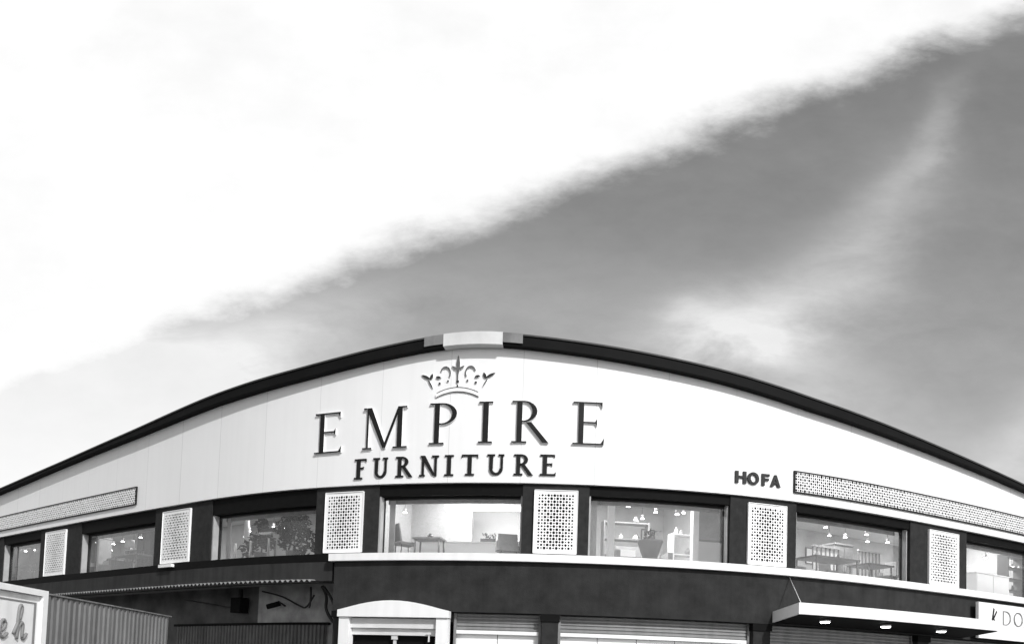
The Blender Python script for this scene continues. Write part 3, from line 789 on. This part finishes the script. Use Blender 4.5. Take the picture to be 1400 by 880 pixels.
cab = thing('cabinet', 'low white cabinet at the left of the last window on the right', 'cabinet')
m = MB(); m.box(-1.05, 1.05, -.22, .22, .08, .86); obj_local(m, 'carcass', M['inwhite'], cab)
m = MB(); m.box(-1.08, 1.08, -.26, .26, .861, .90); obj_local(m, 'cabinet_top', M['inwhite'], cab)
for x in (-.52, .52):
    m = MB(); m.box(x - .5, x + .5, -.24, -.222, .1, .84); d_ = obj_local(m, 'door', M['inwhite'], cab)
for x in (-.7, .7):
    m = MB(); m.box(x - .04, x + .04, -.15, .15, 0, .08); obj_local(m, 'leg', M['wood'], cab)
put(cab, 18.75, -.95)
st = make_shelf(1.2, 1.9, 'tall dark shelf unit at the right of the last window', 5, 'wood'); put(st, 21.3, -1.4)
# pictures and white panels painted for lit openings on the back walls
def picture(s, z0, z1, w, label, mt='paper', name='framed_picture', cat='picture'):
    t = thing(name, label, cat, P(s, z0, ROOMD + .03))
    m = MB(); m.cbox(s - w / 2 + .04, s + w / 2 - .04, z0 + .04, z1 - .04, ROOMD + .004, ROOMD + .03); m.build('canvas', M[mt], t)
    f = MB(); f.cbox(s - w / 2, s + w / 2, z0, z0 + .039, ROOMD + .004, ROOMD + .05); f.cbox(s - w / 2, s + w / 2, z1 - .039, z1, ROOMD + .004, ROOMD + .05)
    f.cbox(s - w / 2, s - w / 2 + .039, z0 + .04, z1 - .04, ROOMD + .004, ROOMD + .05); f.cbox(s + w / 2 - .039, s + w / 2, z0 + .04, z1 - .04, ROOMD + .004, ROOMD + .05)
    f.build('frame', M['wood'], t)
picture(6.3, H + 4.5, H + 5.5, .75, 'framed picture between the pale columns behind the window right of the centre one')
picture(15.9, H + 4.95, H + 5.6, 1.1, 'white framed panel on the wall high behind the long dark dining table', 'inwhite')
picture(19.4, H + 4.9, H + 5.5, 1.2, 'white framed panel on the wall high behind the square dark table', 'inwhite')
picture(-15.8, H + 4.6, H + 5.4, 1.3, 'framed grey picture behind the stand-in trees')
picture(-27.0, H + 4.5, H + 5.3, 1.4, 'framed grey picture on the wall behind the second window from the left')
sw = make_shelf(1.5, 1.6, 'wooden shelf unit behind the second window from the left', 4); put(sw, -20.7, -3.3)
ar2 = make_table(1.6, .8, .78, 'wooden table near the glass of the second window from the left'); put(ar2, -17.0, -1.2)
tw = make_table(1.5, .8, .8, 'wooden table behind the leftmost window in the photo'); put(tw, -25.2, -1.0)
def make_sofa(label, w=1.7, mt='fabric'):
    t = thing('sofa', label, 'sofa')
    m = MB(); m.box(-w / 2, w / 2, -.42, .36, .14, .44); obj_local(m, 'seat', M[mt], t)
    m = MB(); m.hexa([(-w / 2, .24, .45), (w / 2, .24, .45), (w / 2, .42, .45), (-w / 2, .42, .45), (-w / 2 + .04, .32, .88), (w / 2 - .04, .32, .88), (w / 2 - .04, .46, .88), (-w / 2 + .04, .46, .88)]); obj_local(m, 'backrest', M[mt], t)
    for sx in (-1, 1):
        m = MB(); m.box(sx * (w / 2 + .08) - .075, sx * (w / 2 + .08) + .075, -.42, .36, .14, .64); obj_local(m, 'armrest', M[mt], t)
        m = MB(); m.box(sx * (w / 4) - .26, sx * (w / 4) + .26, .12, .235, .45, .74); obj_local(m, 'cushion', M['inwhite'], t)
    return t
def make_wardrobe(w, h, label, mt='midwood'):
    t = thing('wardrobe', label, 'wardrobe')
    m = MB(); m.box(-w / 2, w / 2, -.28, .28, .06, h); obj_local(m, 'carcass', M[mt], t)
    m = MB(); m.box(-w / 2 - .03, w / 2 + .03, -.32, .3, h + .001, h + .06); obj_local(m, 'cornice', M[mt], t)
    for x in (-w / 4, w / 4):
        m = MB(); m.box(x - w / 4 + .02, x + w / 4 - .02, -.305, -.281, .12, h - .06); d_ = obj_local(m, 'door', M[mt], t)
        m = MB(); m.box(x * .25 - .012, x * .25 + .012, -.33, -.306, h * .45, h * .58); obj_local(m, 'handle', M['alu'], d_)
    return t
def make_painted_blind(s, z0, z1, w, d, label):
    t = thing('painted_window_blind', label, 'blind', P(s, z0, d))
    m = MB(); m.cbox(s - w / 2, s + w / 2, z0, z1, d - .01, d); m.build('screen', M['bright'], t)  # white sheet painted in place of a bright window
    n = 6
    for k in range(n + 1):
        x = s - w / 2 + w * k / n
        m = MB(); m.cbox(x - .02, x + .02, z0, z1, d + .002, d + .03); m.build('slat', M['pot'], t)
    m = MB(); m.cbox(s - w / 2 - .05, s + w / 2 + .05, z1 + .001, z1 + .06, d - .02, d + .05); m.build('rail', M['alu'], t)
    return t
make_painted_blind(12.65, H + 4.1, H + 4.88, 1.3, -3.0, 'white blind painted for a bright window, with dark upright slats, above the long dark dining table')
make_painted_blind(14.95, H + 4.0, H + 4.95, 1.15, -3.0, 'white blind painted for a bright window, with dark upright slats, above the square dark table')
put(make_wardrobe(1.2, 1.9, 'wooden two door wardrobe behind the second window from the left'), -21.9, -2.2)
put(make_sofa('grey sofa close to the glass of the second window from the left'), -18.9, -1.2)
put(make_wardrobe(1.0, 2.1, 'dark two door wardrobe at the right of the second window from the left', 'wood'), -18.4, -2.6)
put(make_floor_lamp('floor lamp with white shade beside the sofa of the second window from the left', 1.5, .2, .3), -17.95, -1.5)
put(make_sofa('grey sofa behind the leftmost window in the photo', 1.6), -26.9, -1.3)
put(make_wardrobe(1.4, 2.0, 'wooden two door wardrobe behind the leftmost window in the photo'), -27.2, -2.2)
put(make_sofa('grey sofa with pale cushions between the columns right of the centre window', 1.5), 4.3, -2.7)
t = thing('inner_door', 'framed inner door with pale lower panel, right of the shorter shelf unit and column', 'door')
for x in (-.5, .44):
    m = MB(); m.box(x, x + .06, -.05, .05, 0, 2.0); obj_local(m, 'jamb', M['pot'], t)
m = MB(); m.box(-.5, .5, -.05, .05, 2.001, 2.08); obj_local(m, 'lintel', M['pot'], t)
m = MB(); m.box(-.435, .435, -.03, .03, 1.0, 1.99); obj_local(m, 'upper_panel', M['fabric'], t)
m = MB(); m.box(-.435, .435, -.035, .03, .02, .94); obj_local(m, 'lower_panel', M['inwhite'], t)
m = MB(); m.box(-.435, .435, -.045, .04, .941, .999); obj_local(m, 'cross_rail', M['pot'], t)
m = MB(); m.tube([(.36, -.08, .9), (.36, -.08, 1.06)], .015, 6); obj_local(m, 'handle', M['alu'], t)
put(t, 6.42, -1.7)
put(make_sofa('grey sofa with pale cushions at the right end of the window above the canopy', 1.5), 16.2, -2.6)
put(make_wardrobe(.9, 1.7, 'wooden two door wardrobe between the two blinds of the window above the canopy'), 13.75, -3.4)
put(make_floor_lamp('floor lamp with white shade by the right jamb of the window above the canopy', 1.5, .2, .3), 14.3, -1.1)
def ornaments(s, d, zs, w, n, label, grp):
    for k in range(n):
        z = zs[k % len(zs)]; x = s + random.uniform(-w / 2, w / 2)
        t = MB(); r = random.uniform(.05, .11); hh = random.uniform(.12, .3)
        t.lathe(P(x, FZ + z, d + random.uniform(-.05, .08)), [(r * .6, 0), (r, hh * .35), (r * .75, hh * .7), (r * .35, hh * .82), (r * .45, hh)], 10)
        o = t.build('vase', M[random.choice(['inwhite', 'pot', 'wood', 'inwhite', 'fabric'])], None, P(x, FZ + z, d)); tag(o, label, 'vase', grp)
ornaments(4.0, -3.6, [.67, 1.2, 1.73], 1.3, 9, 'small vase on the open wooden shelf unit right of the centre window', 'vases on the wooden shelf unit')
ornaments(6.45, -3.4, [.78, 1.43], .9, 6, 'small vase on the shorter white shelf unit by the pale column', 'vases on the white shelf unit')
ornaments(-20.7, -3.3, [.64, 1.1, 1.58], 1.3, 8, 'small vase on the shelf unit behind the second window from the left', 'vases on the left shelf unit')
ornaments(21.3, -1.4, [.55, .98, 1.41, 1.85], 1.0, 8, 'small vase on the tall dark shelf unit of the last window', 'vases on the dark shelf unit')
ornaments(11.0, -1.5, [.76], 1.5, 4, 'small vase standing on the long dark dining table', 'vases on the dining table')
ornaments(-2.75, -1.0, [.62], .6, 2, 'small vase on the wooden table in the bright centre window', 'vases on the small wooden table')
m = MB(); m.cbox(-13.05, -12.3, H + 3.33, H + 3.43, .0, .12); part(m, 'wall_bracket', M['white'])
# trees set indoors in place of a reflection in the glass, and pale posts
def tree(s, d, h, blobs, label):
    t = thing('reflection_tree', label, 'indoor tree', group='trees standing in for a reflection')
    m = MB(); m.lathe((0, 0, 0), [(.18, 0), (.24, .36), (.2, .36)], 14); obj_local(m, 'pot', M['pot'], t)
    m = MB(); m.tube([(0, 0, .3), (.03, 0, h * .5), (0, .02, h)], .03, 6, 0, .012)
    for (x, z, r, n) in blobs: m.tube([(0, 0, h * .55), (x * .6, 0, z * .9), (x, .02, z)], .014, 5, 0, .006)
    obj_local(m, 'trunk', M['wood'], t)
    m = MB()
    for (x, z, r, n) in blobs:
        for k in range(int(n * .5)):
            v = Vector((random.gauss(0, 1), random.gauss(0, .7), random.gauss(0, .8))); v = v.normalized() * r * random.random() ** .45
            c = Vector((x, 0, z)) + v
            u = Vector((random.gauss(0, 1), random.gauss(0, 1), random.gauss(-.2, .7))).normalized() * random.uniform(.07, .12); w = u.orthogonal().normalized() * .04
            m.face([c - u, c + w, c + u, c - w])
    obj_local(m, 'crown', M['leaf'], t); put(t, s, d); return t
tree(-9.15, -1.0, 1.2, [(-.05, 1.30, .24, 150), (.08, .95, .32, 220), (-.3, .72, .28, 150), (.25, .7, .28, 150), (-.6, .5, .3, 120)], 'smaller dark leafy tree standing in for a reflection, left of the broad one, in the window')
tree(-7.75, -1.05, 1.3, [(-.15, 1.42, .30, 200), (-.45, 1.12, .3, 190), (.28, 1.25, .3, 190), (0, .98, .42, 280), (.55, .82, .3, 170), (-.35, .72, .3, 150), (.9, .5, .28, 130), (.4, .45, .3, 130)], 'broad dark leafy tree standing in for a reflection at the right of the window')
def post(s, d, h, label, w=.035):
    t = thing('display_post', label, 'post', group='white posts in the window with the trees')
    m = MB(); m.lathe((0, 0, 0), [(.14, 0), (.14, .02), (w, .03)], 12); obj_local(m, 'foot', M['inwhite'], t)
    m = MB(); m.tube([(0, 0, .025), (0, 0, h)], w, 8); obj_local(m, 'shaft', M['inwhite'], t); put(t, s, d)
post(-9.95, -.62, .66, 'slim white post in the window, left of the smaller stand-in tree')
post(-9.22, -.62, .70, 'slim white post standing in front of the smaller stand-in tree')
post(-8.4, -.62, .74, 'slim white post between the two stand-in trees')
wsh = thing('small_shelf', 'short white shelf board between the two stand-in trees', 'shelf', P(-8.5, FZ + .95, -.6))
m = MB(); m.cbox(-8.8, -8.2, FZ + .88, FZ + .92, -.75, -.55); m.build('board', M['inwhite'], wsh)
m = MB(); m.cbox(-8.75, -8.2, FZ + .921, FZ + 1.05, -.72, -.6); m.build('box', M['black'], wsh)

# ceiling lights: small downlights per room and one long bar in the brightest room
def names(i): return ['', 'leftmost window', 'second window from the left', 'window with the stand-in trees', 'bright centre window', 'window right of the centre one', 'window above the canopy', 'last window on the right', ''][i]
dl0 = None
for i, (a, b, h) in enumerate(WIN):
    if i in (0, 8): continue
    pts = [(.2, -1.6), (.42, -2.6), (.6, -1.4), (.85, -1.9), (.72, -3.6), (.3, -4.4)] if i != 4 else [(.1, -2.8), (.4, -4.4)]
    for q, d in pts:
        s = a + (b - a) * q; drop = 1.08 if i in (2, 3) else .95
        s += (-2.7, -2.6, -2.0, -1.4, -.35, .45, 1.2, 2.0, 2)[i] * (-d) * .9
        z = H + 6.3
        hz = (h - random.uniform(.22, .55)) * (1 + (-d) / 24.0) + H        # pendant spots hang to about the window head
        lab = 'small lit pendant spot hanging behind the ' + names(i)
        p = P(s, min(hz, z - .1), d)
        t = thing('pendant_spot', lab, 'ceiling spot', p, 'lit ceiling spots behind the ' + names(i))
        m = MB(); m.lathe(p, [(.045, 0), (.05, .11)], 10, 0); m.build('housing', M['alu'], t)
        m = MB(); m.lathe(p, [(.062, -.022), (.05, -.001)], 10, 0); m.build('bulb', M['lamp'], t)
        m = MB(); m.tube([p + Vector((0, 0, .11)), Vector((p.x, p.y, z))], .006, 5); m.build('cord', M['cable'], t)
t = thing('light_bar', 'long glowing light bar under the ceiling of the bright centre window', 'ceiling light', P(-1.4, H + 5.6, -3))
m = MB(); m.cbox(-3.0, .3, H + 5.43, H + 5.49, -3.25, -3.0); m.build('housing', M['alu'], t)
m = MB(); m.cbox(-2.98, .28, H + 5.31, H + 5.428, -3.2, -3.05); m.build('tube', M['lamp_bar'], t)
for s in (-2.6, -.4):
    m = MB(); m.tube([P(s, H + 5.49, -3.12), P(s, H + 6.3, -3.12)], .008, 5); m.build('rod', M['cable'], t)
POW = {1: 110, 2: 180, 3: 230, 4: 420, 5: 300, 6: 310, 7: 320}  # unseen area lights added to brighten each room
for i, (a, b, h) in enumerate(WIN):
    if i not in POW: continue
    ld = bpy.data.lights.new('room_fill', 'AREA'); ld.shape = 'RECTANGLE'; ld.size = 2.6; ld.size_y = .8; ld.energy = POW[i]
    lo = bpy.data.objects.new('room_fill', ld); COL.objects.link(lo); sc = (a + b) / 2
    sc += (-3, -3, -3, -2, 0, 0, 2, 1.5, 0)[i]; lo.location = P(sc, H + 6.28, -2.8); lo.rotation_euler = (0, 0, frame(sc)[2])

# ------------------------------------------------------------------ camera
F = Vector((0, math.cos(.0530869), math.sin(.0530869))); U = Vector((0, -math.sin(.0530869), math.cos(.0530869))); R = Vector((1, 0, 0))
ro = .0331877
X = R * math.cos(ro) + U * math.sin(ro); Yv = -R * math.sin(ro) + U * math.cos(ro)
cd = bpy.data.cameras.new('camera'); co = bpy.data.objects.new('camera', cd); COL.objects.link(co)
co.matrix_world = Matrix(((X.x, Yv.x, -F.x, 0), (X.y, Yv.y, -F.y, 0), (X.z, Yv.z, -F.z, EYE), (0, 0, 0, 1)))
cd.sensor_width = 36; cd.lens = 36 * 1100 / 1400; cd.shift_x = 0; cd.shift_y = (869.25 - 440) / 1400
cd.clip_start = .1; cd.clip_end = 3000
C.camera = co

# ------------------------------------------------------------------ sun and sky
SUN_AZ, SUN_EL = math.radians(31), math.radians(36)     # azimuth to the right of straight behind the camera
sv = Vector((math.sin(SUN_AZ) * math.cos(SUN_EL), -math.cos(SUN_AZ) * math.cos(SUN_EL), math.sin(SUN_EL)))
sl = bpy.data.lights.new('sun', 'SUN'); sl.energy = 3.2; sl.angle = math.radians(.6); sl.color = (1, 1, 1)
so = bpy.data.objects.new('sun', sl); COL.objects.link(so); so.rotation_euler = sv.to_track_quat('Z', 'Y').to_euler()

W = bpy.data.worlds.new('World'); C.world = W; W.use_nodes = True
N, L = W.node_tree.nodes, W.node_tree.links
bg = N['Background']
sky = N.new('ShaderNodeTexSky'); sky.sky_type = 'NISHITA'; sky.sun_disc = False
sky.sun_elevation = SUN_EL; sky.sun_rotation = math.pi - SUN_AZ
sky.air_density = 1.0; sky.dust_density = .6; sky.ozone_density = 1.0
def mt(op, a, b=None, c=None, clamp=False):
    n = N.new('ShaderNodeMath'); n.operation = op; n.use_clamp = clamp
    for i, v in enumerate((a, b, c)):
        if v is None: continue
        if isinstance(v, (int, float)): n.inputs[i].default_value = v
        else: L.new(v, n.inputs[i])
    return n.outputs[0]
sepc = N.new('ShaderNodeSeparateColor'); L.new(sky.outputs[0], sepc.inputs[0])
# the red part of the sky, as through a red filter on black and white film
base = mt('ADD', mt('MULTIPLY', sepc.outputs[0], .8), mt('MULTIPLY', sepc.outputs[1], .2))
tc = N.new('ShaderNodeTexCoord'); sep = N.new('ShaderNodeSeparateXYZ'); L.new(tc.outputs['Generated'], sep.inputs[0])
yy = mt('MAXIMUM', sep.outputs[1], .05)
u = mt('DIVIDE', sep.outputs[0], yy); v = mt('DIVIDE', sep.outputs[2], yy)
front = mt('GREATER_THAN', sep.outputs[1], .05)
comb = N.new('ShaderNodeCombineXYZ'); L.new(u, comb.inputs[0]); L.new(v, comb.inputs[1])
def noise(scale, detail, rough, stretch, rot=0, dist=0):
    mp = N.new('ShaderNodeMapping'); mp.inputs['Rotation'].default_value = (0, 0, rot); mp.inputs['Scale'].default_value = stretch
    L.new(comb.outputs[0], mp.inputs['Vector'])
    n = N.new('ShaderNodeTexNoise'); n.inputs['Scale'].default_value = scale; n.inputs['Detail'].default_value = detail; n.inputs['Roughness'].default_value = rough; n.inputs['Distortion'].default_value = dist
    L.new(mp.outputs[0], n.inputs['Vector']); return n.outputs['Fac']
SKYK = 1.95
nA = mt('SUBTRACT', noise(5, 7, .6, (1, 1.6, 1)), .5)
nB = mt('SUBTRACT', noise(7, 8, .62, (.8, 1.5, 1), -.45, .3), .5)
noise_f = lambda: mt('SUBTRACT', noise(16, 8, .65, (.6, 1.9, 1), -.6, .3), .5)
nC = mt('SUBTRACT', noise(3.2, 6, .55, (1, 1, 1)), .5)
uw = mt('ADD', u, mt('MULTIPLY', nA, .10)); vw = mt('ADD', v, mt('MULTIPLY', nB, .10))
def blob(cu, cv, ang, lu, lv):
    """a soft drawn-out puff of cloud at a direction in the sky"""
    ca_, sa_ = math.cos(ang), math.sin(ang)
    du = mt('SUBTRACT', uw, cu); dv = mt('SUBTRACT', vw, cv)
    a = mt('DIVIDE', mt('ADD', mt('MULTIPLY', du, ca_), mt('MULTIPLY', dv, sa_)), lu)
    b = mt('DIVIDE', mt('SUBTRACT', mt('MULTIPLY', dv, ca_), mt('MULTIPLY', du, sa_)), lv)
    return mt('EXPONENT', mt('MULTIPLY', mt('ADD', mt('MULTIPLY', a, a), mt('MULTIPLY', b, b)), -1))
def uvpx(x, y):   # where a sky direction lies, from measured angles
    d = X * ((x - 700) / 1100) + Yv * ((869.25 - y) / 1100) + F
    return d.x / d.y, d.z / d.y
blobs = [(1275, 185, 1.05, .080, .020, .17), (1215, 285, .95, .11, .045, .16), (1130, 375, .6, .13, .055, .22), (1000, 450, .22, .14, .045, .50), (1085, 500, -.5, .15, .05, .32), (930, 430, .6, .05, .03, .18),
         (150, 600, .35, .20, .11, .7), (300, 525, .3, .13, .06, .35), (20, 560, .3, .24, .14, .7), (400, 450, .4, .12, .04, .2), (1395, 620, .9, .12, .04, .35), (560, 400, .3, .14, .03, .06), (770, 420, .1, .12, .05, .07)]
cl = None
for x, y, ang, lu, lv, w in blobs:
    cu, cv = uvpx(x, y)
    t = mt('MULTIPLY', blob(cu, cv, ang, lu, lv), w)
    cl = t if cl is None else mt('ADD', cl, t)
cl = mt('MULTIPLY', cl, mt('ADD', 1.0, mt('ADD', mt('MULTIPLY', noise_f(), .9), mt('MULTIPLY', nB, 1.5))))
# made-up bank of white cloud over unseen sky high left, ragged lower edge
(u1, v1), (u2, v2) = uvpx(222, 478), uvpx(1400, 18)
ln = math.hypot(u2 - u1, v2 - v1); nx_, ny_ = -(v2 - v1) / ln, (u2 - u1) / ln
dist = mt('ADD', mt('MULTIPLY', mt('SUBTRACT', u, u1), nx_), mt('MULTIPLY', mt('SUBTRACT', v, v1), ny_))
nF = mt('SUBTRACT', noise(22, 8, .65, (.7, 1.5, 1), -.35, .2), .5)
dist = mt('ADD', dist, mt('ADD', mt('MULTIPLY', nA, .055), mt('ADD', mt('MULTIPLY', nB, .06), mt('ADD', mt('MULTIPLY', nF, .03), mt('MULTIPLY', nC, .03)))))
mr = N.new('ShaderNodeMapRange'); mr.interpolation_type = 'SMOOTHSTEP'
mr.inputs['From Min'].default_value = -.022; mr.inputs['From Max'].default_value = .04; L.new(dist, mr.inputs['Value'])
bank = mt('MULTIPLY', mr.outputs[0], mt('SUBTRACT', .985, mt('MAXIMUM', mt('MULTIPLY', mt('ADD', nC, nA), .35), 0.0)))
cl = mt('MINIMUM', cl, mt('ADD', .74, mt('MULTIPLY', nA, .45)))
cl = mt('MAXIMUM', cl, bank)
cl = mt('MINIMUM', mt('MAXIMUM', mt('MULTIPLY', cl, front), 0.0), 1.0)
basev = mt('MULTIPLY', mt('MULTIPLY', base, SKYK), mt('ADD', 1.0, mt('ADD', mt('MULTIPLY', nC, .30), mt('ADD', mt('MULTIPLY', nF, .22), mt('MULTIPLY', nB, .30)))))
CLOUD = 9.2
val = mt('ADD', mt('MULTIPLY', basev, mt('SUBTRACT', 1.0, cl)), mt('MULTIPLY', cl, CLOUD))
L.new(val, bg.inputs['Color']); bg.inputs['Strength'].default_value = .10

vs = C.view_settings; vs.view_transform = 'Standard'; vs.look = 'None'; vs.gamma = 1; vs.exposure = .15; vs.use_curve_mapping = False
C.render.engine = 'CYCLES'
C.cycles.use_denoising = True
C.cycles.max_bounces = 6; C.cycles.transparent_max_bounces = 12
C.cycles.sample_clamp_indirect = 6
